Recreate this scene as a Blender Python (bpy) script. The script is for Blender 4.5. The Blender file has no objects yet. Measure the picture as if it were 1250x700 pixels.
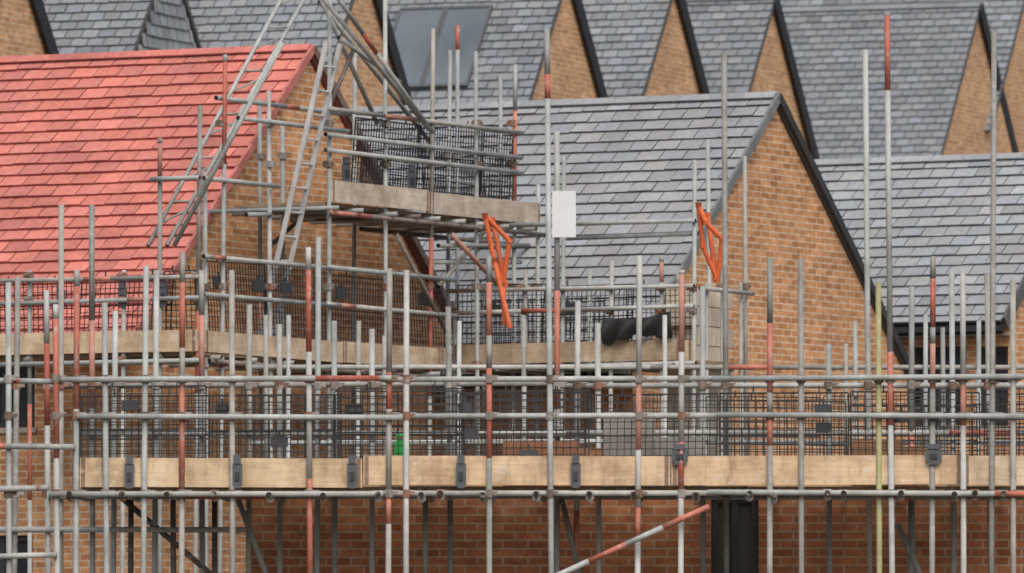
import bpy, math, random
from mathutils import Vector as V
random.seed(7)
F=11000.0; CX=625.0; HY=900.0; CAMZ=1.7
# survey helper: bearing/elevation measured off the picture + real distance -> metres
def W(px,py,Z):
    s=F/Z
    return V(((px-CX)/s, Z, CAMZ+(HY-py)/s))
UP=V((0,0,1))
scene=bpy.context.scene
# ------------------------------------------------------------------ materials
def newmat(name):
    m=bpy.data.materials.new(name); m.use_nodes=True
    nt=m.node_tree; b=nt.nodes['Principled BSDF']; return m,nt,b
def N(nt,t,**k):
    n=nt.nodes.new(t)
    for a,v in k.items():
        if a in n.inputs: n.inputs[a].default_value=v
        else: setattr(n,a,v)
    return n
def mixc(nt,fac,a,b,mode='MIX'):
    n=nt.nodes.new('ShaderNodeMix'); n.data_type='RGBA'; n.blend_type=mode
    for s,val in ((n.inputs[0],fac),(n.inputs[6],a),(n.inputs[7],b)):
        if hasattr(val,'type') and hasattr(val,'links'): nt.links.new(val,s)
        elif isinstance(val,(int,float)): s.default_value=val
        else: s.default_value=(*val,1)
    return n.outputs[2]
def noise(nt,scale,detail=4,vec=None,mapscale=None,rough=.6):
    n=N(nt,'ShaderNodeTexNoise'); n.inputs['Scale'].default_value=scale; n.inputs['Detail'].default_value=detail
    n.inputs['Roughness'].default_value=rough
    tc=N(nt,'ShaderNodeTexCoord'); src=tc.outputs['Object'] if vec is None else vec
    if mapscale:
        mp=N(nt,'ShaderNodeMapping'); mp.inputs['Scale'].default_value=mapscale
        nt.links.new(src,mp.inputs[0]); src=mp.outputs[0]
    nt.links.new(src,n.inputs['Vector']); return n.outputs['Fac']
def ramp(nt,f,p0,p1,c0=(0,0,0),c1=(1,1,1)):
    r=N(nt,'ShaderNodeValToRGB'); r.color_ramp.elements[0].position=p0; r.color_ramp.elements[1].position=p1
    r.color_ramp.elements[0].color=(*c0,1); r.color_ramp.elements[1].color=(*c1,1)
    nt.links.new(f,r.inputs[0]); return r.outputs[0]
def bump(nt,b,h,strength=.4,dist=.01):
    bn=N(nt,'ShaderNodeBump'); bn.inputs['Strength'].default_value=strength; bn.inputs['Distance'].default_value=dist
    nt.links.new(h,bn.inputs['Height']); nt.links.new(bn.outputs[0],b.inputs['Normal'])
def tint(nt):
    a=N(nt,'ShaderNodeAttribute'); a.attribute_name='tint'; return a.outputs['Color']
def mat_tint(name,rough=.6,metal=0,ns=6,lo=.75,hi=1.15,mapscale=None,fine=40,spec=.5,fl=.85,streak=0):
    m,nt,b=newmat(name)
    f=noise(nt,ns,5,mapscale=mapscale); r=ramp(nt,f,.3,.7,(lo,)*3,(hi,)*3)
    c=mixc(nt,1.0,tint(nt),r,'MULTIPLY')
    f2=noise(nt,fine,3,mapscale=mapscale); r2=ramp(nt,f2,.3,.7,(fl,)*3,(2-fl,)*3)
    c=mixc(nt,1.0,c,r2,'MULTIPLY')
    if streak:
        f3=noise(nt,5,6,rough=.75); r3=ramp(nt,f3,.58,.72,(0,0,0),(streak,)*3); c=mixc(nt,r3,c,(.42,.41,.39))
        f4=noise(nt,2.2,6,rough=.7); r4=ramp(nt,f4,.56,.72,(1,1,1),(1-streak,)*3); c=mixc(nt,1,c,r4,'MULTIPLY')
    nt.links.new(c,b.inputs['Base Color']); b.inputs['Roughness'].default_value=rough; b.inputs['Metallic'].default_value=metal
    b.inputs['Specular IOR Level'].default_value=spec
    bump(nt,b,f2,.2,.003)
    return m
def mat_brick(name,c1,c2,mortar,dark=.65):
    m,nt,b=newmat(name)
    uv=N(nt,'ShaderNodeUVMap'); uv.uv_map='UVMap'
    br=N(nt,'ShaderNodeTexBrick'); nt.links.new(uv.outputs[0],br.inputs['Vector'])
    br.inputs['Scale'].default_value=1; br.inputs['Brick Width'].default_value=.225; br.inputs['Row Height'].default_value=.075
    br.inputs['Mortar Size'].default_value=.008; br.inputs['Mortar Smooth'].default_value=.1; br.inputs['Bias'].default_value=-.1
    br.inputs['Color1'].default_value=(*c1,1); br.inputs['Color2'].default_value=(*c2,1); br.inputs['Mortar'].default_value=(*mortar,1)
    f=noise(nt,.9,6); r=ramp(nt,f,.3,.72,(dark,)*3,(1.12,1.11,1.1))
    c=mixc(nt,1,br.outputs['Color'],r,'MULTIPLY')
    f3=noise(nt,7,3,mapscale=(1,1,2.0)); r3=ramp(nt,f3,.35,.68,(.78,.73,.68),(1.14,1.13,1.12))
    c=mixc(nt,1,c,r3,'MULTIPLY')
    f4=noise(nt,1.7,7,rough=.7); r4=ramp(nt,f4,.6,.8,(0,0,0),(.3,.3,.3))
    c=mixc(nt,r4,c,(.6,.49,.38))
    nt.links.new(c,b.inputs['Base Color']); b.inputs['Roughness'].default_value=.9; b.inputs['Specular IOR Level'].default_value=.2
    bump(nt,b,br.outputs['Fac'],-.35,.006)
    return m
def mat_tube():
    m,nt,b=newmat('galvanised_tube')
    t=tint(nt)
    f=noise(nt,5,6,mapscale=(1,1,.6),rough=.7)
    r=ramp(nt,f,.35,.68,(.64,.63,.61),(1.10,1.10,1.10))
    c=mixc(nt,1,t,r,'MULTIPLY')
    f2=noise(nt,9,6,rough=.75); worn=ramp(nt,f2,.55,.62)
    c=mixc(nt,mixc(nt,1,worn,(.55,.55,.55),'MULTIPLY'),c,(.36,.355,.345))
    f3=noise(nt,14,6,rough=.8); rs=ramp(nt,f3,.64,.72)
    c=mixc(nt,mixc(nt,1,rs,(.5,.5,.5),'MULTIPLY'),c,(.19,.12,.085))
    nt.links.new(c,b.inputs['Base Color']); b.inputs['Roughness'].default_value=.68; b.inputs['Metallic'].default_value=.05
    b.inputs['Specular IOR Level'].default_value=.35
    return m
def mat_wood():
    m,nt,b=newmat('weathered_timber')
    f=noise(nt,3,6,mapscale=(.8,.8,14),rough=.65); r=ramp(nt,f,.3,.7,(.84,.82,.80),(1.10,1.09,1.08))
    c=mixc(nt,1,tint(nt),r,'MULTIPLY')
    f2=noise(nt,2.3,6,rough=.7); r2=ramp(nt,f2,.38,.62,(.66,.62,.58),(1.06,1.06,1.06)); c=mixc(nt,1,c,r2,'MULTIPLY')
    f3=noise(nt,7,6,rough=.8); r3=ramp(nt,f3,.56,.66,(0,0,0),(.6,.6,.6)); c=mixc(nt,r3,c,(.58,.56,.52))
    f4=noise(nt,1.6,6,mapscale=(1,1,.5),rough=.75); r4=ramp(nt,f4,.57,.68,(0,0,0),(.6,.6,.6)); c=mixc(nt,r4,c,(.26,.17,.10))
    f5=noise(nt,9,5,mapscale=(1.6,1.6,.25),rough=.7); r5=ramp(nt,f5,.52,.72,(1,1,1),(.72,.69,.66)); c=mixc(nt,1,c,r5,'MULTIPLY')
    nt.links.new(c,b.inputs['Base Color']); b.inputs['Roughness'].default_value=.85; bump(nt,b,f,.3,.003)
    return m
def mat_ground():
    m,nt,b=newmat('site_ground')
    f=noise(nt,.4,8); c=ramp(nt,f,.35,.65,(.10,.075,.05),(.2,.16,.12))
    f2=noise(nt,6,6); c=mixc(nt,.4,c,ramp(nt,f2,.3,.7,(.06,.05,.04),(.25,.21,.17)))
    nt.links.new(c,b.inputs['Base Color']); b.inputs['Roughness'].default_value=.95; bump(nt,b,f2,.6,.05); return m
def mat_glass():
    m,nt,b=newmat('dark_glazing'); 
    f=noise(nt,2,3); c=ramp(nt,f,.3,.7,(.015,.018,.022),(.04,.045,.05)); nt.links.new(c,b.inputs['Base Color'])
    b.inputs['Roughness'].default_value=.12; return m
M_tube=mat_tube(); M_wood=mat_wood(); M_ground=mat_ground(); M_glass=mat_glass()
M_tile=mat_tint('concrete_roof_tile',rough=.65,ns=1.1,lo=.84,hi=1.10,fine=16,fl=.87,streak=.14,spec=.4)
M_tileR=mat_tint('red_roof_tile',rough=.65,ns=1.0,lo=.82,hi=1.12,fine=14,fl=.86,streak=.16,spec=.4)
M_plain=mat_tint('painted_parts',rough=.6,ns=5,lo=.8,hi=1.1)
M_sign=mat_tint('sign_paint',rough=.5,ns=2,lo=.90,hi=1.0,fine=9,fl=.98)
M_mesh=mat_tint('black_wire_mesh',rough=.5,ns=3,lo=.6,hi=1.3)
M_conc=mat_tint('blockwork',rough=.9,ns=4,lo=.8,hi=1.1)
M_brickO=mat_brick('orange_brick',(.59,.325,.165),(.385,.19,.09),(.60,.50,.38),.84)
M_brickB=mat_brick('buff_brick_far',(.58,.36,.20),(.42,.24,.13),(.57,.47,.36),.84)
M_brickR=mat_brick('red_brown_brick',(.46,.205,.10),(.30,.12,.06),(.43,.33,.25),.75)
# ------------------------------------------------------------------ mesh accumulator
class Acc:
    def __init__(s): s.v=[];s.f=[];s.c=[];s.uv=[]
    def add(s,vs,fs,cols,uvs=None):
        o=len(s.v); s.v.extend([tuple(v) for v in vs])
        for i,f in enumerate(fs):
            s.f.append([o+k for k in f]); s.c.append(cols[i] if isinstance(cols,list) else cols)
            s.uv.append(uvs[i] if uvs else None)
    def done(s,name,mat,parent=None,smooth=False):
        if not s.f: return None
        me=bpy.data.meshes.new(name); me.from_pydata(s.v,[],s.f)
        a=me.color_attributes.new('tint','FLOAT_COLOR','CORNER')
        buf=[]
        for f,c in zip(s.f,s.c):
            for _ in f: buf.extend((c[0],c[1],c[2],1))
        a.data.foreach_set('color',buf)
        if any(u is not None for u in s.uv):
            ul=me.uv_layers.new(name='UVMap'); b=[]
            for f,u in zip(s.f,s.uv):
                if u is None: b.extend([0,0]*len(f))
                else:
                    for q in u: b.extend(q)
            ul.data.foreach_set('uv',b)
        if smooth:
            me.polygons.foreach_set('use_smooth',[len(f)==4 for f in s.f])
        me.update(); me.materials.append(mat)
        ob=bpy.data.objects.new(name,me); scene.collection.objects.link(ob)
        if parent: ob.parent=parent
        return ob
def empty(name,loc=(0,0,0)):
    e=bpy.data.objects.new(name,None); scene.collection.objects.link(e); return e
def jit(c,a=.1):
    k=1+random.uniform(-a,a); return tuple(x*k for x in c)
def obox(acc,o,a,b,c,col):
    """box from corner o with edge vectors a,b,c"""
    vs=[o,o+a,o+a+b,o+b,o+c,o+a+c,o+a+b+c,o+b+c]
    fs=[(0,3,2,1),(4,5,6,7),(0,1,5,4),(1,2,6,5),(2,3,7,6),(3,0,4,7)]
    if a.cross(b).dot(c)<0: fs=[tuple(reversed(f)) for f in fs]
    acc.add(vs,fs,col)
def cbox(acc,cen,a,b,c,col): obox(acc,cen-a/2-b/2-c/2,a,b,c,col)
def beam(acc,p0,p1,h,t,col,up=UP):
    """rectangular bar p0->p1, h along up, t across; p at centre of the section"""
    d=(p1-p0); sd=d.cross(up).normalized(); u=sd.cross(d).normalized()
    obox(acc,p0-sd*t/2-u*h/2,d,sd*t,u*h,col)
def tube(acc,p0,p1,r,col,n=10,dark_ends=True):
    d=(p1-p0).normalized(); a=d.orthogonal().normalized(); b=d.cross(a)
    vs=[];fs=[];cs=[]
    for p in (p0,p1):
        for i in range(n):
            t=2*math.pi*i/n; vs.append(p+a*math.cos(t)*r+b*math.sin(t)*r)
    for i in range(n):
        j=(i+1)%n; fs.append((i,j,n+j,n+i)); cs.append(col)
    cap=(.015,.013,.012) if dark_ends else col  # closed end caps painted dark, imitating the unlit bore of an open tube
    fs.append(tuple(range(n-1,-1,-1))); cs.append(cap); fs.append(tuple(range(n,2*n))); cs.append(cap)
    acc.add(vs,fs,cs)
GALV=[(.35,.385,.39),(.40,.43,.43),(.30,.33,.335),(.42,.44,.435),(.32,.32,.30),(.25,.26,.25)]
RED=[(.46,.155,.11),(.51,.195,.145),(.42,.125,.09),(.46,.23,.18)]
DARK=[(.14,.12,.11),(.20,.17,.15)]
YEL=[(.33,.33,.17)]
def ctube(acc,p0,p1,r=.0255,base=None,redp=.3,marks=()):
    """scaffold tube with worn painted lengths. marks: [(f0,f1,col)] explicit painted fractions"""
    base=base or random.choice(GALV); L=(p1-p0).length
    segs=list(marks)
    if not marks and random.random()<redp:
        a=random.uniform(0,.85); segs.append((a,min(1,a+random.uniform(.05,.22)),random.choice(RED)))
    pts=sorted({0,1,*[s[0] for s in segs],*[s[1] for s in segs]})
    for a,b in zip(pts,pts[1:]):
        m=(a+b)/2; c=base
        for s in segs:
            if s[0]<=m<=s[1]: c=s[2]
        tube(acc,p0.lerp(p1,a),p0.lerp(p1,b),r,c)
def coupler(acc,p,d1=UP,d2=V((1,0,0)),r=.040):
    c=random.choice([(.22,.2,.18),(.16,.12,.09),(.3,.29,.28),(.24,.13,.09)])
    n=d1.cross(d2)
    if n.length<.1: n=V((0,1,0))
    n.normalize()
    tube(acc,p-d1*.035,p+d1*.035,r,c,8,False)
    tube(acc,p-d2*.03+n*.03,p+d2*.03+n*.03,r*.95,c,8,False)
    cbox(acc,p+d2*.05,d1*.03,d2*.045,n*.05,c)
    tube(acc,p+d2*.03-n*.01+d1*.02,p+d2*.09-n*.01+d1*.02,.009,(.3,.28,.26),6,False)
class Line:
    def __init__(s,P,d): s.P=V((P[0],P[1],0)); s.d=V((d[0],d[1],0)).normalized()
    def at(s,px):
        k=px-CX; t=(k*s.P.y-F*s.P.x)/(F*s.d.x-k*s.d.y); return s.P+s.d*t
    def pt(s,px,py):
        p=s.at(px); return V((p.x,p.y,CAMZ+(HY-py)*p.y/F))
    def z(s,px,z):
        p=s.at(px); return V((p.x,p.y,z))
# ------------------------------------------------------------------ tiles
def tiles(acc,O,u,d,nrm,length,slope,tw,gauge,base,butt,thick=.022,var=.12,gap=.013,tri=0):
    rows=int(slope/gauge)+1
    for i in range(rows):
        a0=i*gauge; a1=min(slope+.04,a0+gauge+.015)
        x=-(tw/2 if i%2 else 0)+random.uniform(-.008,.008)
        xmin,xmax=0,length
        if tri:
            xmin=-tri*a0/slope; xmax=-xmin
            x=-math.ceil(-xmin/tw+1)*tw+x
        rowc=random.uniform(-.04,.04); ro=random.uniform(-.003,.003)
        while x<xmax:
            x0=max(xmin,x)+gap/2; x1=min(xmax,x+tw)-gap/2; x+=tw
            if x1-x0<.04: continue
            k=1+random.uniform(-var,var)+rowc
            if random.random()<.05: k*=random.choice([.78,.84,1.15])
            hue=random.uniform(-.04,.04)
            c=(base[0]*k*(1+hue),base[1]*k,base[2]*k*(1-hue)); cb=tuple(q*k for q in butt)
            t=thick+random.uniform(-.004,.005); lo=.004; j=random.uniform(-.006,.006)+ro; j2=j+random.uniform(-.004,.004)
            P=lambda xx,aa,hh:O+u*xx+d*aa+nrm*hh
            t2=t+random.uniform(-.003,.003)
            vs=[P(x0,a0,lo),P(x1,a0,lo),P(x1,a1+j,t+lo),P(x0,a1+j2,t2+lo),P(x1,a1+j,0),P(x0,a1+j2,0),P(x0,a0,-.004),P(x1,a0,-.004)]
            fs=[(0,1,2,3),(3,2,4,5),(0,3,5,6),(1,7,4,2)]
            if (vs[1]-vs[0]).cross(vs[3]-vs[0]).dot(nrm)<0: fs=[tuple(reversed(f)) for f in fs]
            acc.add(vs,fs,[c,cb,cb,cb])  # butt and side faces coloured darker, painting the shadow line under each course
def uvwall(acc,O,u,L,z0,z1,nrm,holes=(),reveal=.11):
    """vertical wall from O along u, openings cut out with reveals. holes=[(u0,u1,z0,z1)]"""
    us=sorted({0,L,*[h[0] for h in holes],*[h[1] for h in holes]}); zs=sorted({z0,z1,*[h[2] for h in holes],*[h[3] for h in holes]})
    us=[q for q in us if 0<=q<=L]; zs=[q for q in zs if z0<=q<=z1]
    for a,b in zip(us,us[1:]):
        for c,e in zip(zs,zs[1:]):
            m=((a+b)/2,(c+e)/2)
            if any(h[0]<m[0]<h[1] and h[2]<m[1]<h[3] for h in holes): continue
            p=lambda q,z:V((O.x+u.x*q,O.y+u.y*q,z))
            vs=[p(a,c),p(b,c),p(b,e),p(a,e)]; uv=[(a,c),(b,c),(b,e),(a,e)]; f=[0,1,2,3]
            if (vs[1]-vs[0]).cross(vs[3]-vs[0]).dot(nrm)<0: f=[3,2,1,0]
            acc.add(vs,[tuple(f)],(1,1,1),[[uv[k] for k in f]])
    for h in holes:
        p=lambda q,z,dd:V((O.x+u.x*q,O.y+u.y*q,z))-nrm*dd
        for (A,B) in (((h[0],h[2]),(h[1],h[2])),((h[1],h[2]),(h[1],h[3])),((h[1],h[3]),(h[0],h[3])),((h[0],h[3]),(h[0],h[2]))):
            vs=[p(A[0],A[1],0),p(B[0],B[1],0),p(B[0],B[1],reveal),p(A[0],A[1],reveal)]
            acc.add(vs,[(0,1,2,3)],(1,1,1),[[(A[0]+A[1],0),(B[0]+B[1],0),(B[0]+B[1],reveal),(A[0]+A[1],reveal)]])
def window(par,O,u,nrm,h,col=(.03,.03,.032),mull=1):
    fr=Acc(); gl=Acc(); p=lambda q,z,dd:V((O.x+u.x*q,O.y+u.y*q,z))-nrm*dd
    a,b,c,e=h; t=.06
    for q0,q1,z0,z1 in [(a,b,c,c+t),(a,b,e-t,e),(a,a+t,c+t,e-t),(b-t,b,c+t,e-t)]+[((a+(b-a)*k/(mull+1))-t/2,(a+(b-a)*k/(mull+1))+t/2,c+t,e-t) for k in range(1,mull+1)]:
        obox(fr,p(q0+.002,z0+.001,.10),u*(q1-q0-.004),UP*(z1-z0-.002),nrm*.05,col)
    vs=[p(a,c,.085),p(b,c,.085),p(b,e,.085),p(a,e,.085)]; gl.add(vs,[(0,1,2,3)],(1,1,1))
    obox(fr,p(a-.04,c-.06,0),u*(b-a+.08),UP*.055,nrm*.05,(.35,.32,.28))
    fr.done('window_frame',M_plain,par); gl.done('window_glass',M_glass,par)
def hit(px,py,P0,nrm):
    """where a surveyed bearing meets a plane"""
    c=V((0,0,CAMZ)); d=V(((px-CX)/F,1,(HY-py)/F)); return c+d*((P0-c).dot(nrm)/d.dot(nrm))
def house(name,px,py,Z,phi,h,w,L,tilem,base,butt,brick,tw=.30,gauge=.2,vL=None,vR=(.02,.022,.025),vh=.12,eo=.3,wins=(),holesG=(),rear=True,A=None,thick=.022,fascia=None,ridgecol=None,var=.12,deckcol=None,gap=.013,hung=False,gutter=True):
    ph=math.radians(phi); r=V((-math.cos(ph),math.sin(ph),0)); g=V((math.sin(ph),math.cos(ph),0)); n=-r
    A=A or W(px,py,Z); par=empty(name)
    sl=math.hypot(h,w)
    dF=(-g*w-UP*h)/sl; nF=(-g*h+UP*w)/sl; dR=(g*w-UP*h)/sl; nR=(g*h+UP*w)/sl
    ta=Acc(); tiles(ta,A,r,dF,nF,L,sl,tw,gauge,base,butt,thick,var,gap)
    if rear: tiles(ta,A,r,dR,nR,L,sl,tw,gauge,base,butt,thick,var,gap)
    if hung: tiles(ta,A-UP*.05+n*.0,g,-UP,n,0,h,tw,gauge,tuple(q*1.25 for q in base),butt,thick,var,gap,tri=w)
    ta.done('roof_tiles',tilem,par)
    un=Acc()
    for d,nn in ((dF,nF),(dR,nR)):
        obox(un,A-nn*.07,r*L,d*(sl-.02),nn*.066,deckcol or tuple(q*.3 for q in base))
    un.done('roof_deck',M_plain,par)
    ra=Acc(); x=0
    while x<L:
        l=min(.42,L-x); c=jit(ridgecol or base,.12)
        for d,nn in ((dF,nF),(dR,nR)):
            obox(ra,A+r*(x+.003)+nn*(thick+.006)+UP*.01,r*(l-.006),d*.11,nn*.016,c)
        x+=.42
    ra.done('ridge_tiles',tilem,par)
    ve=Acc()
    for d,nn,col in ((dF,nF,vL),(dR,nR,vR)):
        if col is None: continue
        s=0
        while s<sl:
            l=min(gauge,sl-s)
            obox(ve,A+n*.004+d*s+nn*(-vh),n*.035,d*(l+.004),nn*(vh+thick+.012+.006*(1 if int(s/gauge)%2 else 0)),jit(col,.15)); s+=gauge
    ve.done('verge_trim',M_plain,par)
    ww=w-eo; G=A-n*.05; zA=A.z-.10; ze=zA-h*ww/w
    wa=Acc()
    P=lambda q,z:V((G.x+g.x*q,G.y+g.y*q,z))
    uvwall(wa,P(-ww,0),g,2*ww,0,ze,n,holesG)
    vs=[P(-ww,ze),P(ww,ze),P(0,zA)]; uv=[(0,ze),(2*ww,ze),(ww,zA)]
    wa.add(vs,[(0,1,2)],(1,1,1),[uv])
    hol=[]
    O=P(-ww,0)
    for (x0,y0,x1,y1) in wins:
        a=hit(x0,y0,O,g); b=hit(x1,y1,O,g)
        ua=(a-O).dot(r); ub=(b-O).dot(r); hol.append((max(.02,min(ua,ub)),min(L-.1,max(ua,ub)),max(.05,min(a.z,b.z)),max(a.z,b.z)))
    Lw=L-.1
    uvwall(wa,O,r,Lw,0,ze,-g,hol)
    uvwall(wa,P(ww,0),r,Lw,0,ze,g)
    G2=G+r*Lw; P2=lambda q,z:V((G2.x+g.x*q,G2.y+g.y*q,z))
    uvwall(wa,P2(-ww,0),g,2*ww,0,ze,r)
    wa.add([P2(-ww,ze),P2(ww,ze),P2(0,zA)],[(2,1,0)],(1,1,1),[[(ww,zA),(2*ww,ze),(0,ze)]])
    wa.done('brick_walls',brick,par)
    for hh in hol: window(par,O,r,-g,hh)
    for hh in holesG: window(par,P(-ww,0),g,n,hh)
    fa=Acc(); fc=fascia or (.02,.02,.022)
    for sg in ((-1,1) if gutter else ()):
        q=A+g*(sg*(w-.03))-UP*(h*(w-.03)/w+.19)
        obox(fa,q,r*L,g*(.02*sg),UP*.13,fc)
        obox(fa,q+g*(sg*.024)+UP*.03,r*L,g*(.1*sg),UP*.07,fc)
        obox(fa,q-UP*.012,r*L,g*(-(eo-.04)*sg),UP*.01,(.3,.3,.3))
    fa.done('fascia_and_gutter',M_plain,par)
    return dict(A=A,r=r,g=g,n=n,w=w,h=h,par=par,dF=dF,nF=nF,sl=sl)
PHI=28
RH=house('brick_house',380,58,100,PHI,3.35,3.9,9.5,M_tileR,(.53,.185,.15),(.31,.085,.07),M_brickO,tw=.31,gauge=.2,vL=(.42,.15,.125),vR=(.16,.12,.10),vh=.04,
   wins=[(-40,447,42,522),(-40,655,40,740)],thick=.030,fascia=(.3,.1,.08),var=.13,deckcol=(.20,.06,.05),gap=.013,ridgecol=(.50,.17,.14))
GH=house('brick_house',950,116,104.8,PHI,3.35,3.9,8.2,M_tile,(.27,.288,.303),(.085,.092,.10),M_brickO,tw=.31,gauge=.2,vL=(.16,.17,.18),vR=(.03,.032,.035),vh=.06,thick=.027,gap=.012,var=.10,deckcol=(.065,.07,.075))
ph=math.radians(PHI)
DA=W(1330,188,111.0)
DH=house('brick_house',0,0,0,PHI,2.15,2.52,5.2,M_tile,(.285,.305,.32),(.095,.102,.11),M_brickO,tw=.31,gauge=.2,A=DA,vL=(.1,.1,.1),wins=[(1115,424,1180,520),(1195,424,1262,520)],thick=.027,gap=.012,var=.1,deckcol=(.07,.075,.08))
BP=20
def backZ(px):
    Z0=130; x0=(448-CX)*Z0/F; return (Z0-2.6*x0)/(1-2.6*(px-CX)/F)
backs={}
for (px,py,L) in [(22,-75,6),(205,-62,5),(448,-58,8),(696,-40,6),(827,-26,5),(948,-6,5),(1199,4,6),(1268,-60,5)]:
    Z=backZ(px); hh=3.35
    if px==205: Z+=3.5
    b=random.uniform(.94,1.06)
    backs[px]=house('terraced_house',px,py,Z,BP,hh,hh*.85,L,M_tile,(.20*b,.222*b,.243*b),(.065,.073,.082),M_brickB,tw=.25,gauge=.17,vL=None,vR=(.018,.02,.024) if px!=205 else (.07,.075,.08),vh=.2 if px!=205 else .03,thick=.028,rear=False,var=.15,gap=.016,deckcol=(.075,.08,.085),hung=(px==205),gutter=False)  # far tile base lightened: distance haze put into the colour
b=backs[696]
a0=hit(603,10,b['A'],b['nF']); u0=(a0-b['A']).dot(b['r']); v0=(a0-b['A']).dot(b['dF'])
rw=empty('roof_window'); fr=Acc(); gl=Acc()
for k in range(2):
    O=b['A']+b['r']*(u0+k*.76)+b['dF']*(v0)+b['nF']*.05
    r_,d_,n_=b['r'],b['dF'],b['nF']; w_,h_=.75,1.72
    for o,ax,bx in ((O,r_*w_,d_*.05),(O+d_*(h_-.05),r_*w_,d_*.05),(O+d_*.052,r_*.04,d_*(h_-.104)),(O+d_*.052+r_*(w_-.04),r_*.04,d_*(h_-.104))):
        obox(fr,o,ax,bx,n_*.05,(.09,.10,.11))
    vs=[O+r_*.04+d_*.04+n_*.03,O+r_*(w_-.04)+d_*.04+n_*.03,O+r_*(w_-.04)+d_*(h_-.04)+n_*.03,O+r_*.04+d_*(h_-.04)+n_*.03]
    gl.add(vs,[(0,1,2,3)],(.12,.145,.17))
fr.done('window_frame',M_plain,rw); gl.done('window_pane',mat_tint('roof_glass',rough=.35,ns=.8),rw)
ga=Acc(); ga.add([V((-600,-60,0)),V((600,-60,0)),V((600,1200,0)),V((-600,1200,0))],[(0,1,2,3)],(1,1,1)); ga.done('ground',M_ground)
# ------------------------------------------------------------------ front building shell (under construction)
fd=V((1,-.045,0)).normalized(); fn=V((fd.y,-fd.x,0))
if fn.y>0: fn=-fn
FR0=Line((0,78.6),fd); FR1=Line((0-fn.x*1.25,78.6-fn.y*1.25),fd); FW=Line((-fn.x*1.65,78.6-fn.y*1.65),fd); FRB=Line((-fn.x*11,78.6-fn.y*11),fd)
DECK=FR0.pt(625,594).z
fb=empty('unfinished_brick_house'); wa=Acc()
O=FW.at(306); E=FW.at(1400); Lf=(E-O).length; ztop=DECK+.05
ua=(FW.at(868)-O).length; ub=(FW.at(926)-O).length
zt=FW.pt(868,606).z; hol=[(ua,ub,zt-1.25,zt)]
uvwall(wa,O,fd,Lf,0,ztop,fn,hol,reveal=.1)
bk=-fn*8
uvwall(wa,O+bk,fd,Lf,0,ztop-.3,-fn); uvwall(wa,O,-fn,8,0,ztop,-fd); uvwall(wa,E,-fn,8,0,ztop,fd)
obox(wa,V((O.x,O.y,ztop-.35))-fn*.12+fd*.01,fd*(Lf-.02),-fn*7.8,UP*.2,(1,1,1))
wa.done('brick_walls',M_brickR,fb)
for hh in hol: window(fb,O,fd,fn,hh,mull=1)
li=Acc(); obox(li,V((O.x,O.y,zt+.002))+fd*(ua-.1)+fn*.003,fd*(ub-ua+.2),-fn*.08,UP*.06,(.3,.28,.26)); li.done('lintel',M_plain,fb)
# ------------------------------------------------------------------ scaffold pieces
def guard(acc,p0,p1,z0,z1,sp=.062,wr=.007,col=(.020,.021,.024),off=V((0,0,0)),pw=1.15):
    L=(p1-p0).length; d=(p1-p0).normalized(); x=0
    nn=V((d.y,-d.x,0))
    while x<L-.1:
        l=min(pw,L-x); zz=z0+random.uniform(-.03,.03); zt=z1+random.uniform(-.06,.06); lean=nn*random.uniform(-.06,.06); o=p0+d*x+off+nn*random.uniform(-.015,.015)
        sk=random.uniform(-.015,.015)
        P=lambda q,z:V((o.x,o.y,0))+d*(q+sk*(z-zz)/(zt-zz))+UP*(z+sk*q)+lean*((z-zz)/(zt-zz))
        nv=max(2,int(round((l-.03)/sp)))
        for k in range(nv+1):
            q=(l-.03)*k/nv; w=wr*(1.6 if k in(0,nv) else 1)
            beam(acc,P(q,zz),P(q,zt),w,w,jit(col,.3),up=nn)
        nh=max(2,int(round((zt-zz)/sp)))
        for k in range(nh+1):
            z=zz+(zt-zz)*k/nh; w=wr*(1.8 if k in(0,nh,nh//2) else 1)
            beam(acc,P(0,z),P(l-.03,z),w,w,jit(col,.3))
        for q in (l*.25,l*.75):
            beam(acc,P(q,zt),P(q,zt+.06),.012,.012,col,up=nn)
        x+=l*random.choice([1,1,.93])
def clip(acc,p,nrm,d,h=.3,w=.11,col=(.075,.085,.10)):
    obox(acc,p-d*w/2+nrm*.012-UP*h,d*w,UP*(h*.72),nrm*.018,col)
    obox(acc,p-d*w*.36+nrm*.012-UP*(h*.28-.002),d*w*.72,UP*(h*.28),nrm*.03,col)
    obox(acc,p-d*w*.36+nrm*.012-UP*(h+.028),d*w*.72,UP*.027,nrm*.018,col)
    obox(acc,p-d*w*.22+nrm*.031-UP*(h*.85),d*w*.44,UP*h*.3,nrm*.012,tuple(q*.35 for q in col))
def plate(acc,p,nrm,d,w=.2,h=.13,col=(.035,.038,.045)):
    vs=[]
    for (rx,ry) in [(-1,-.8),(-.85,-1),(.85,-1),(1,-.8),(1,.8),(.8,1),(-.8,1),(-1,.8)]: vs.append(p+d*(rx*w/2)+UP*(ry*h/2))
    m=len(vs); vs2=[v+nrm*.02 for v in vs]
    acc.add(vs+vs2,[tuple(range(m)),tuple(range(2*m-1,m-1,-1))]+[(i,(i+1)%m,m+(i+1)%m,m+i) for i in range(m)],col)
    beam(acc,p+UP*h*.5,p+UP*(h*.5+.05),.02,.02,col,up=nrm)
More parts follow.
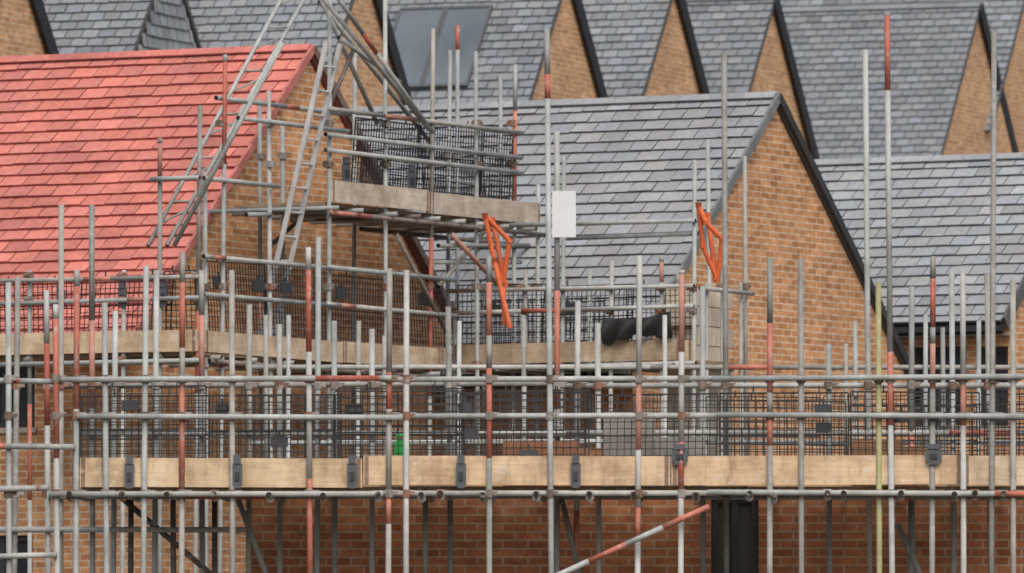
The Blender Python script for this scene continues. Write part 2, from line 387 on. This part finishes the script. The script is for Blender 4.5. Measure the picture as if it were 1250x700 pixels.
def toeboard(acc,line,px0,px1,zb,h=.225,t=.038,cols=((.40,.28,.165),(.33,.23,.14),(.45,.33,.2),(.37,.24,.13)),seg=2.6):
    a=line.at(px0); b=line.at(px1); d=(b-a).normalized(); L=(b-a).length; x=0; s=V((d.y,-d.x,0))
    while x<L-.05:
        l=min(seg*random.uniform(.8,1.2),L-x); z=zb+random.uniform(-.014,.016); y=random.uniform(0,.012)
        tl=random.uniform(-.012,.012)
        o=V((a.x,a.y,z))+d*x+s*y
        c=jit(random.choice(cols),.12); dd=d*(l-.012)+UP*tl
        obox(acc,o,dd,s*t,UP*h,c)
        for q in (.01,l-.06):
            obox(acc,o+d*q+UP*(tl*q/l)+s*(-.002),d*.035,s*(t+.004),UP*(h+.002),(.24,.17,.13))
        x+=l
def deck(acc,p0,p1,inw,width,z):
    d=(p1-p0).normalized(); L=(p1-p0).length; nb=int(width/.23)
    for i in range(nb):
        x=-random.uniform(0,1.0)
        while x<L:
            l=3.0; a=max(0,x); b=min(L,x+l); x+=l
            if b-a<.05: continue
            obox(acc,V((p0.x,p0.y,z+random.uniform(-.004,.004)))+inw*(i*.23)+d*a,d*(b-a-.01),inw*.224,-UP*.038,jit((.30,.22,.14),.2))
# ================= FRONT SCAFFOLD
S1=empty('scaffolding'); T=Acc(); C=Acc(); B=Acc(); G=Acc(); K=Acc()
front=[(10,345,0),(68,372,1),(93,330,1),(128,370,0),(177,325,0),(222,308,2),(283,330,0),(377,302,1),(475,328,1),(496,330,0),(597,312,2),(671,35,0),(780,312,1),(832,330,2),(940,315,1),(978,316,0),(1073,345,3),(1087,15,1),(1139,313,1),(1176,330,1),(1212,38,0),(1237,342,0)]
marks={93:[(350,500)],222:[(345,425),(470,600)],377:[(330,430),(585,720)],475:[(455,500),(600,640)],597:[(345,410),(450,560)],780:[(470,550),(620,660)],832:[(335,430),(540,600)],940:[(395,480),(505,545)],1087:[(18,110),(430,520)],1139:[(340,400),(420,475)],1176:[(470,520)],68:[(390,560)],671:[(90,120)],680:[(355,500)],246:[(385,470)],57:[(420,520)]}
def stdpole(acc,line,px,top,kind=0,bot=0.0,base=None,redp=.3,r=.0255,lean=None):
    a=line.at(px); zt=CAMZ+(HY-top)*a.y/F
    lean=random.uniform(-.010,.010) if lean is None else lean
    p1=V((a.x+lean*(zt-4.9),a.y+random.uniform(-.02,.02),zt))
    mk=[]
    for (y0,y1) in marks.get(px,[]):
        z0=CAMZ+(HY-y0)*a.y/F; z1=CAMZ+(HY-y1)*a.y/F
        f0=(z1-bot)/(zt-bot); f1=(z0-bot)/(zt-bot); mk.append((max(0,f0),min(1,f1),random.choice(RED)))
    p0=V((a.x-lean*4.9,a.y,bot))
    if kind==3: base=YEL[0]
    ctube(acc,p0,p1,r,base=base,redp=redp if kind!=3 else 0,marks=mk)
    return p1
for px,top,k in front:
    stdpole(T,FR0,px,top,k)
    for y in (463,508,603): coupler(C,FR0.pt(px,y),UP,fd)
inner=[(20,338),(57,355),(74,250),(112,250),(140,380),(190,330),(246,330),(304,372),(341,396),(388,290),(408,392),(454,402),(548,375),(680,160),(705,368),(730,395),(858,350),(886,64),(1012,420),(1060,60),(1113,350),(1163,330),(1207,335)]
for px,top in inner:
    stdpole(T,FR1,px,top,0,redp=.35)
    for y in (471,603): coupler(C,FR1.pt(px,y),UP,fd)
def rail(acc,line,px0,px1,py,ref=None,base=None,redp=.5,off=V((0,0,0)),tilt=0,r=.0255,span=4.5):
    z=line.pt(ref if ref is not None else (px0+px1)/2,py).z
    a=line.z(px0,z)+off; b=line.z(px1,z+tilt)+off; L=(b-a).length
    n=max(1,int(round(L/span)))
    for i in range(n):
        p=a.lerp(b,i/n)-(b-a).normalized()*(.1 if i else 0); q=a.lerp(b,(i+1)/n)
        o=UP*random.uniform(-.008,.008)+V((0,(.05 if i%2 else 0),0))
        ctube(acc,p+o,q+o+UP*random.uniform(-.02,.02),r,base=base,redp=redp)
fo=fn*.05
rail(T,FR0,75,1290,464,off=fo,span=3.2,redp=.7); rail(T,FR0,95,1290,508,off=fo,span=3.0,redp=.5)
rail(T,FR0,60,1290,603,off=fo,span=3.5,redp=.2); rail(T,FR1,75,1290,471,off=-fo,redp=.3); rail(T,FR1,60,1290,606,off=fo,redp=.2)
rail(T,FR0,-20,92,545,off=fo); rail(T,FR0,-20,75,464,off=-fo); rail(T,FR0,-20,60,598,off=fo)
rail(T,FR1,-20,300,648,off=fo,redp=.2); rail(T,FR0,-20,70,680,off=fo,redp=.2)
rail(T,FR1,95,1290,529,off=fo,redp=.3)
xs=[86,150,205,262,330,395,462,515,538,590,655,720,775,850,915,945,1010,1030,1100,1165,1190,1225]
for px in xs:
    p=FR0.z(px,DECK-.075+random.uniform(-.01,.01)); tube(T,p+fn*random.uniform(.1,.22),p-fn*1.6,.0255,random.choice(GALV))
    coupler(C,p,fd,fn,.038)
TB0=Line((fn.x*-.06,78.6+.06),fd)
toeboard(B,TB0,98,1290,DECK+.0,h=.255,t=.04,seg=3.0,cols=((.66,.54,.39),(.57,.48,.36),(.66,.53,.36),(.60,.46,.31)))
deck(B,FR0.at(98)-fn*.12,FR0.at(1290)-fn*.12,-fn,1.35,DECK-.003)
toeboard(B,Line((-fn.x*1.2,78.6-fn.y*1.2),fd),98,1290,DECK+.002,h=.225,t=.038,seg=3)
def diag(acc,line,x0,y0,x1,y1,off=V((0,0,0)),**k): ctube(acc,line.pt(x0,y0)+off,line.pt(x1,y1)+off,**k)
diag(T,FR0,640,722,866,619,off=fo*2,base=GALV[1],marks=[(.35,.55,RED[0]),(.75,1,RED[1])])
diag(T,FR1,288,603,330,715); diag(T,FR1,142,603,262,705,base=DARK[0],redp=0); diag(T,FR1,684,603,712,720,redp=.2)
diag(T,FR1,1095,640,1150,760,redp=.2)
for px,ln in ((160,FR1),(210,FR1),(262,FR1),(520,FR1),(1113,FR1)):
    stdpole(T,ln,px,606,base=random.choice(DARK+GALV),redp=.1)
for px in (325,352,437,469,560,640,812,1033,1045,1130,1152,1195):
    stdpole(T,FRB,px,random.choice([385,400,410,420,392]),redp=.3,r=.024)
for y in (448,540): rail(T,FRB,300,1290,y,redp=.4,off=V((0,0,0)))
guard(G,FR0.at(98)-fn*.10,FR0.at(1290)-fn*.10,DECK+.10,DECK+.80,wr=.0078)
guard(G,FR1.at(98)+fn*.05,FR1.at(720)+fn*.05,DECK+.2,DECK+.86,sp=.065,wr=.0078)
guard(G,FR1.at(880)+fn*.05,FR1.at(1290)+fn*.05,DECK+.1,DECK+.8,sp=.065,wr=.0078)
guard(G,FRB.at(300),FRB.at(1290),DECK+.5,DECK+1.25,sp=.08)
for px in (158,290,430,563,703): clip(K,FR0.z(px,DECK+.27),fn,fd,h=.26,w=.085)
for px in (830,1140): clip(K,FR0.z(px,DECK+.36),fn,fd,h=.15,w=.14)
for px,py in ((158,495),(270,500),(432,500),(567,498),(575,530),(1005,500),(1005,522),(645,556),(340,540),(1100,510)):
    plate(K,FR0.pt(px,py)-fn*.08,fn,fd,w=random.uniform(.12,.17),h=.09)
T.done('tubes',M_tube,S1,True); C.done('couplers',M_tube,S1); B.done('timber_boards',M_wood,S1); G.done('mesh_guards',M_mesh,S1); K.done('guard_clips',M_plain,S1)
# ================= MID SCAFFOLDS
r_,g_,n_=RH['r'],RH['g'],RH['n']; Ar=RH['A']; w=RH['w']
def off(A,a,b): p=A+n_*a+g_*b; return (p.x,p.y)
RG0=Line(off(Ar,1.5,0),g_); RG1=Line(off(Ar,.3,0),g_); RF0=Line(off(Ar,0,-(w+1.25)),r_); RF1=Line(off(Ar,0,-(w+.1)),r_)
S2=empty('scaffolding'); T=Acc(); C=Acc(); B=Acc(); G=Acc(); K=Acc()
zB=RG0.pt(400,441).z; zA_=RG0.pt(400,246).z
def mids(line,lst,ys,d,**k):
    for it in lst:
        px,top=it[:2]; stdpole(T,line,px,top,it[2] if len(it)>2 else 0,r=.0245,**k)
        for y in ys:
            if y>top+5: coupler(C,line.pt(px,y),UP,d)
marks.update({195:[(175,215)],240:[(380,480)],270:[(75,200)],318:[(350,470)],470:[(10,70)],558:[(30,60)]})
mids(RF0,[(-5,250),(36,330),(150,330),(195,168),(240,128)],(337,366,440),r_)
mids(RG0,[(251,210),(270,66),(330,110),(401,-30),(471,-10),(524,34),(583,62),(626,78),(655,225)],(200,150,350,445),g_)
mids(RG1,[(318,120),(345,150),(388,300),(431,60),(545,60),(558,30),(612,90)],(190,),g_,base=GALV[2])
ro=-g_*.05; go=n_*.05
for y in (337,366): rail(T,RF0,-25,247,y,ref=240,off=ro,redp=.5,span=3)
for z in (zB+.6,zB+1.0):
    ctube(T,RG0.z(243,z)+go,RG0.z(400,z)+go,redp=.5); ctube(T,RG0.z(392,z)+go+UP*.01,RG0.z(552,z)+go,redp=.5)
for z in (zA_+.55,zA_+.72,zA_+1.0):
    ctube(T,RG0.z(392,z)+go,RG0.z(632,z)+go,redp=.4)
ctube(T,RG0.z(268,zA_+.98)-go,RG0.z(432,zA_+.98)-go,redp=.3); ctube(T,RG0.z(285,zA_+.78)+go,RG0.z(420,zA_+.78)+go,redp=.3)
ctube(T,RF0.z(186,zA_+.1)+ro,RF0.z(246,zA_+.1)+ro,redp=0); ctube(T,RG0.z(243,zA_+.1)+go,RG0.z(335,zA_+.1)+go,redp=.1,base=GALV[3])
ctube(T,RG0.z(395,zA_-.12)+go,RG0.z(662,zA_-.12)+go,base=DARK[1],redp=.3); ctube(T,RG1.z(440,zA_-.12),RG1.z(662,zA_-.12),base=DARK[0],redp=.2)
ctube(T,RG0.z(250,zB-.1)+go,RG0.z(560,zB-.1)+go,base=DARK[1],redp=.3)
ctube(T,RF0.z(-20,zB-.1)+ro,RF0.z(250,zB-.1)+ro,redp=.3)
for px in (400,430,471,500,524,555,583,612,640):
    p=RG0.z(px,zA_-.07); tube(T,p+n_*.15,p-n_*1.5,.0255,random.choice(GALV+DARK))
for px in (255,300,345,401,440,471,524):
    p=RG0.z(px,zB-.06); tube(T,p+n_*.15,p-n_*1.4,.0255,random.choice(GALV+DARK))
toeboard(B,RG0,401,657,zA_,h=.235,cols=((.58,.53,.45),(.53,.48,.41)),seg=2.2)
toeboard(B,RG0,246,545,zB,h=.225,cols=((.56,.46,.34),(.50,.41,.31)))
toeboard(B,RF0,-20,243,zB,h=.225,cols=((.56,.45,.32),(.50,.40,.29)))
deck(B,RG0.at(401)-n_*.05,RG0.at(657)-n_*.05,-n_,1.25,zA_)
deck(B,RG0.at(246)-n_*.05,RG0.at(545)-n_*.05,-n_,1.25,zB)
deck(B,RF0.at(243)+g_*.05,RF0.at(-20)+g_*.05,g_,1.2,zB)
guard(G,RG0.at(432)-go,RG0.at(628)-go,zA_+.25,zA_+.98,sp=.062,wr=.008,pw=1.5)
guard(G,RG1.at(440),RG1.at(628),zA_+.2,zA_+.9,sp=.062,wr=.008,pw=1.5)
guard(G,RG0.at(255)-go,RG0.at(548)-go,zB+.22,zB+.95,pw=1.4,sp=.06,wr=.007)
guard(G,RF0.at(-20)-ro,RF0.at(240)-ro,zB+.2,zB+.82,sp=.06,wr=.007)
for px in (75,150,200): clip(K,RF0.z(px,zB+.75),-g_,r_,h=.25,w=.1)
for px in (420,500): clip(K,RG0.z(px,zA_+.5),n_,g_,h=.25,w=.16)
for px in (270,318,352,420,520): plate(K,RG0.z(px,zB+.75)-n_*.04,n_,g_,w=.24,h=.12)
diag(T,RG0,478,285,545,415,off=go,base=DARK[1],redp=.3); diag(T,RG0,540,285,600,350,off=go*2,base=RED[3]); diag(T,RG0,598,280,540,350,off=-go,base=GALV[4])
diag(T,RG0,530,300,640,300,off=go); diag(T,RG0,530,320,640,320,off=-go,redp=1); diag(T,RG1,365,268,330,300,base=DARK[0])
diag(T,RG0,376,-12,514,158,off=go*2,base=GALV[1],redp=.2); diag(T,RG0,384,-14,508,162,off=go*4,base=GALV[0])
diag(T,RG0,398,-10,470,150,off=-go*2,redp=.6); diag(T,RG0,404,0,545,180,off=-go*3,base=GALV[2],redp=.2); diag(T,RG0,431,60,402,128,base=DARK[0]); diag(T,RG0,413,45,488,100,base=GALV[1],redp=0)
diag(T,RG0,330,262,300,262,base=GALV[0])
a0=RF0.pt(180,300); a1=RG0.pt(352,-20); b0=RF0.pt(203,300); b1=RG0.pt(380,-20)
for p,q in ((a0,a1),(b0,b1)): ctube(T,p,q,.022,base=GALV[1],redp=.3)
for i in range(1,12):
    f=i/12; tube(T,a0.lerp(a1,f),b0.lerp(b1,f+(.05 if i%2 else -.0)),.011,GALV[0],8)
diag(T,RF0,212,300,345,50,base=GALV[1],redp=.2)
T.done('tubes',M_tube,S2,True); C.done('couplers',M_tube,S2); B.done('timber_boards',M_wood,S2); G.done('mesh_guards',M_mesh,S2); K.done('guard_clips',M_plain,S2)
# ladder leaning on the gable scaffold, foot on the lower deck
ld=empty('ladder'); T=Acc()
pf=RG0.at(334)-n_*.5; pt=RG0.at(400)-n_*.2
a=W(330,352,pf.y); b=W(398,50,pt.y-.9); s=g_*.30
a=a+(a-b)*((a.z-zB)/(b.z-a.z)) # carry the foot down to the deck
for q in (V((0,0,0)),s): beam(T,a+q,b+q,.055,.022,(.50,.51,.52),up=n_)
n=int((b-a).length/.25)
for i in range(1,n): tube(T,a.lerp(b,i/n),a.lerp(b,i/n)+s,.014,(.5,.51,.52),8)
T.done('rails_and_rungs',M_tube,ld)
# ================= grey-house scaffold
Ag=GH['A']
GF0=Line(off(Ag,0,-(w+1.25)),r_); GF1=Line(off(Ag,0,-(w+.1)),r_); GG0=Line(off(Ag,1.5,0),g_)
S3=empty('scaffolding'); T=Acc(); C=Acc(); B=Acc(); G=Acc(); K=Acc()
zC=GF0.pt(700,443).z
marks.update({808:[(320,345)]})
mids(GF0,[(556,368),(640,330),(686,190),(745,318),(808,312),(847,195)],(352,380,447),r_)
mids(GF1,[(590,350),(720,330),(868,170),(830,330)],(),r_,base=GALV[0])
mids(GG0,[(862,345),(882,330),(911,190),(905,345)],(350,),g_,base=GALV[4])
for y in (352,380): rail(T,GF0,548,850,y,ref=700,off=ro,redp=.6,span=3)
rail(T,GF0,625,852,273,ref=700,off=ro,redp=.1); rail(T,GF0,690,850,291,ref=700,off=-ro,redp=.1)
rail(T,GF0,548,852,449,ref=700,off=ro); rail(T,GG0,850,915,352,ref=850,off=go)
for px in (570,610,650,700,745,790,830):
    p=GF0.z(px,zC-.06); tube(T,p-g_*.15,p+g_*1.3,.0255,random.choice(GALV+DARK))
toeboard(B,GF0,556,849,zC,h=.225,cols=((.56,.46,.33),(.50,.41,.30)))
deck(B,GF0.at(849)+g_*.05,GF0.at(556)+g_*.05,g_,1.2,zC)
guard(G,GF0.at(556)-ro,GF0.at(849)-ro,zC+.2,zC+.86,sp=.06,wr=.007)
guard(G,GF1.at(590),GF1.at(740),zC+.1,zC+.7,sp=.06,wr=.007)
for px in (600,690): plate(K,GF0.z(px,zC+.6)+g_*.05,-g_,r_,w=.22,h=.14)
T.done('tubes',M_tube,S3,True); C.done('couplers',M_tube,S3); B.done('timber_boards',M_wood,S3); G.done('mesh_guards',M_mesh,S3); K.done('guard_clips',M_plain,S3)
# block stack at gable corner
bs=empty('block_pier'); a=Acc()
o=GG0.at(872)-n_*.6; base=W(868,470,o.y).z; k=0; z=base
obox(a,V((o.x,o.y,0)),n_*.42,g_*.8,UP*(base-.01),(.3,.27,.22))
while z<W(868,356,o.y).z:
    for j in range(2):
        obox(a,V((o.x,o.y,z))+g_*(j*.44-(.1 if k%2 else 0)),n_*.4,g_*.43,UP*.208,jit((.62,.55,.45),.1))
    z+=.218; k+=1
a.done('blocks',M_conc,bs)
# tarpaulin
ta=Acc(); A0=GF0.pt(742,388)-g_*.12
nx,nz=30,10
vs=[];fs=[]
for j in range(nz+1):
    for i in range(nx+1):
        u=i/nx; v=j/nz
        z=-v*.27*(1+.12*math.sin(u*7+1)+.06*math.sin(u*23))-.05*math.sin(u*math.pi)*(1-v)+(.05*u)
        p=A0-r_*(u*.85)+UP*z-g_*(.05*math.sin(u*21+v*3)*v+.1*v*(1-v))
        vs.append(p)
for j in range(nz):
    for i in range(nx): q=j*(nx+1)+i; fs.append((q,q+1,q+nx+2,q+nx+1))
ta.add(vs,fs,(.015,.015,.017)); ta.done('tarpaulin',M_mesh,None,True)
# white sign board clamped to the tall inner standard
sg=empty('sign_board'); a=Acc(); p=FR1.pt(689,262)+fn*.075
cbox(a,p,fd*.21,UP*.41,fn*.010,(.66,.69,.71)); a.done('panel',M_sign,sg)
a=Acc()
for z in (-.13,.13): cbox(a,p+UP*z-fn*.025-fd*.05,fd*.10,UP*.03,fn*.038,(.3,.3,.3))
a.done('brackets',M_plain,sg)
def bracket(pts,Z,name='orange_gate_frame'):
    e=empty(name); a=Acc()
    for pl in pts:
        P=[W(x,y,Z+dz) for x,y,dz in pl]
        for p,q in zip(P,P[1:]): tube(a,p,q,.027,jit((.64,.14,.045),.1),8,False)
        for p in P: tube(a,p-UP*.025,p+UP*.025,.033,(.5,.1,.03),8,False)
    a.done('frame',M_plain,e)
bracket([[(592,263,0),(622,294,.1),(614,348,.2),(603,318,.1),(592,263,0)],[(601,268,.3),(617,348,.2)],[(614,348,.2),(616,395,.1)],[(603,318,.1),(622,398,0)]],97.5)
bracket([[(853,250,0),(858,300,.1),(876,342,.2),(882,292,.1),(862,272,0),(853,250,0)],[(864,262,.3),(874,340,.2)]],97.6)
gc=empty('green_fuel_can'); a=Acc()
p=FR0.z(487,DECK)-fn*.5+UP*.2
obox(a,p-fd*.07+fn*.05,fd*.14,UP*.2,-fn*.1,(.03,.45,.10))
obox(a,p-fd*.05+fn*.035+UP*.2,fd*.10,UP*.03,-fn*.07,(.03,.40,.09))
tube(a,p+fd*.03+UP*.23,p+fd*.03+UP*.27,.018,(.02,.2,.05),10,False)
for q in (-.05,.01): tube(a,p+fd*q+UP*.23,p+fd*q+UP*.26,.008,(.03,.4,.09),8,False)
tube(a,p-fd*.055+UP*.262,p+fd*.015+UP*.262,.009,(.03,.4,.09),8,False)
a.done('body',M_plain,gc)
ts=empty('timber_stack'); a=Acc()
for i in range(5):
    obox(a,FR0.z(455,DECK+.001+i*.039)-fn*.40+fd*random.uniform(0,.06),fd*.7,-fn*.22,UP*.037,jit((.45,.34,.22),.15))
a.done('boards',M_wood,ts)
# stacks of bricks and blocks loaded out on the deck
def stack(name,px,nx,ny,nz,sx,sz,col,mat,back=.35):
    e=empty(name); a=Acc(); o=FR0.z(px,DECK+.003)-fn*back
    for k in range(nz):
        for i in range(nx):
            if k==nz-1 and i>=nx-1: continue
            for j in range(ny):
                obox(a,o+fd*(i*(sx+.006)+random.uniform(-.006,.006))-fn*(j*.109)+UP*(k*(sz+.003)),fd*sx,-fn*.103,UP*sz,jit(col,.15))
    a.done('units',mat,e)
stack('brick_stack',612,4,3,6,.215,.065,(.45,.22,.12),M_conc)
stack('block_stack',735,2,2,3,.44,.215,(.45,.44,.41),M_conc,.3)
stack('brick_stack',1040,3,3,6,.215,.065,(.46,.25,.14),M_conc)
# ------------------------------------------------------------------ light
world=bpy.data.worlds.new('World'); scene.world=world; world.use_nodes=True
nt=world.node_tree; bg=nt.nodes['Background']; sky=nt.nodes.new('ShaderNodeTexSky'); sky.sky_type='NISHITA'; sky.sun_disc=False
EL,ROT=50,168
sky.sun_elevation=math.radians(EL); sky.sun_rotation=math.radians(ROT); sky.air_density=1.0; sky.dust_density=6.0; sky.ozone_density=.4
nt.links.new(sky.outputs[0],bg.inputs[0]); bg.inputs[1].default_value=.15
su=bpy.data.lights.new('sun','SUN'); su.energy=1.35; su.angle=math.radians(60); su.color=(1,.985,.96)
so=bpy.data.objects.new('sun',su); scene.collection.objects.link(so)
az=math.radians(ROT); dirv=V((math.sin(az)*math.cos(math.radians(EL)),math.cos(az)*math.cos(math.radians(EL)),math.sin(math.radians(EL))))
so.rotation_euler=dirv.to_track_quat('Z','Y').to_euler()
scene.view_settings.view_transform='Standard'; scene.view_settings.look='None'; scene.view_settings.exposure=0
# ------------------------------------------------------------------ camera
cd=bpy.data.cameras.new('camera'); co=bpy.data.objects.new('camera',cd); scene.collection.objects.link(co)
co.location=(0,0,CAMZ); co.rotation_euler=(math.radians(90)+math.atan((HY-350)/F),0,0)
cd.sensor_width=36; cd.lens=F/1250*36; cd.clip_start=1; cd.clip_end=3000
cd.dof.use_dof=True; cd.dof.focus_distance=85; cd.dof.aperture_fstop=4.8
scene.camera=co
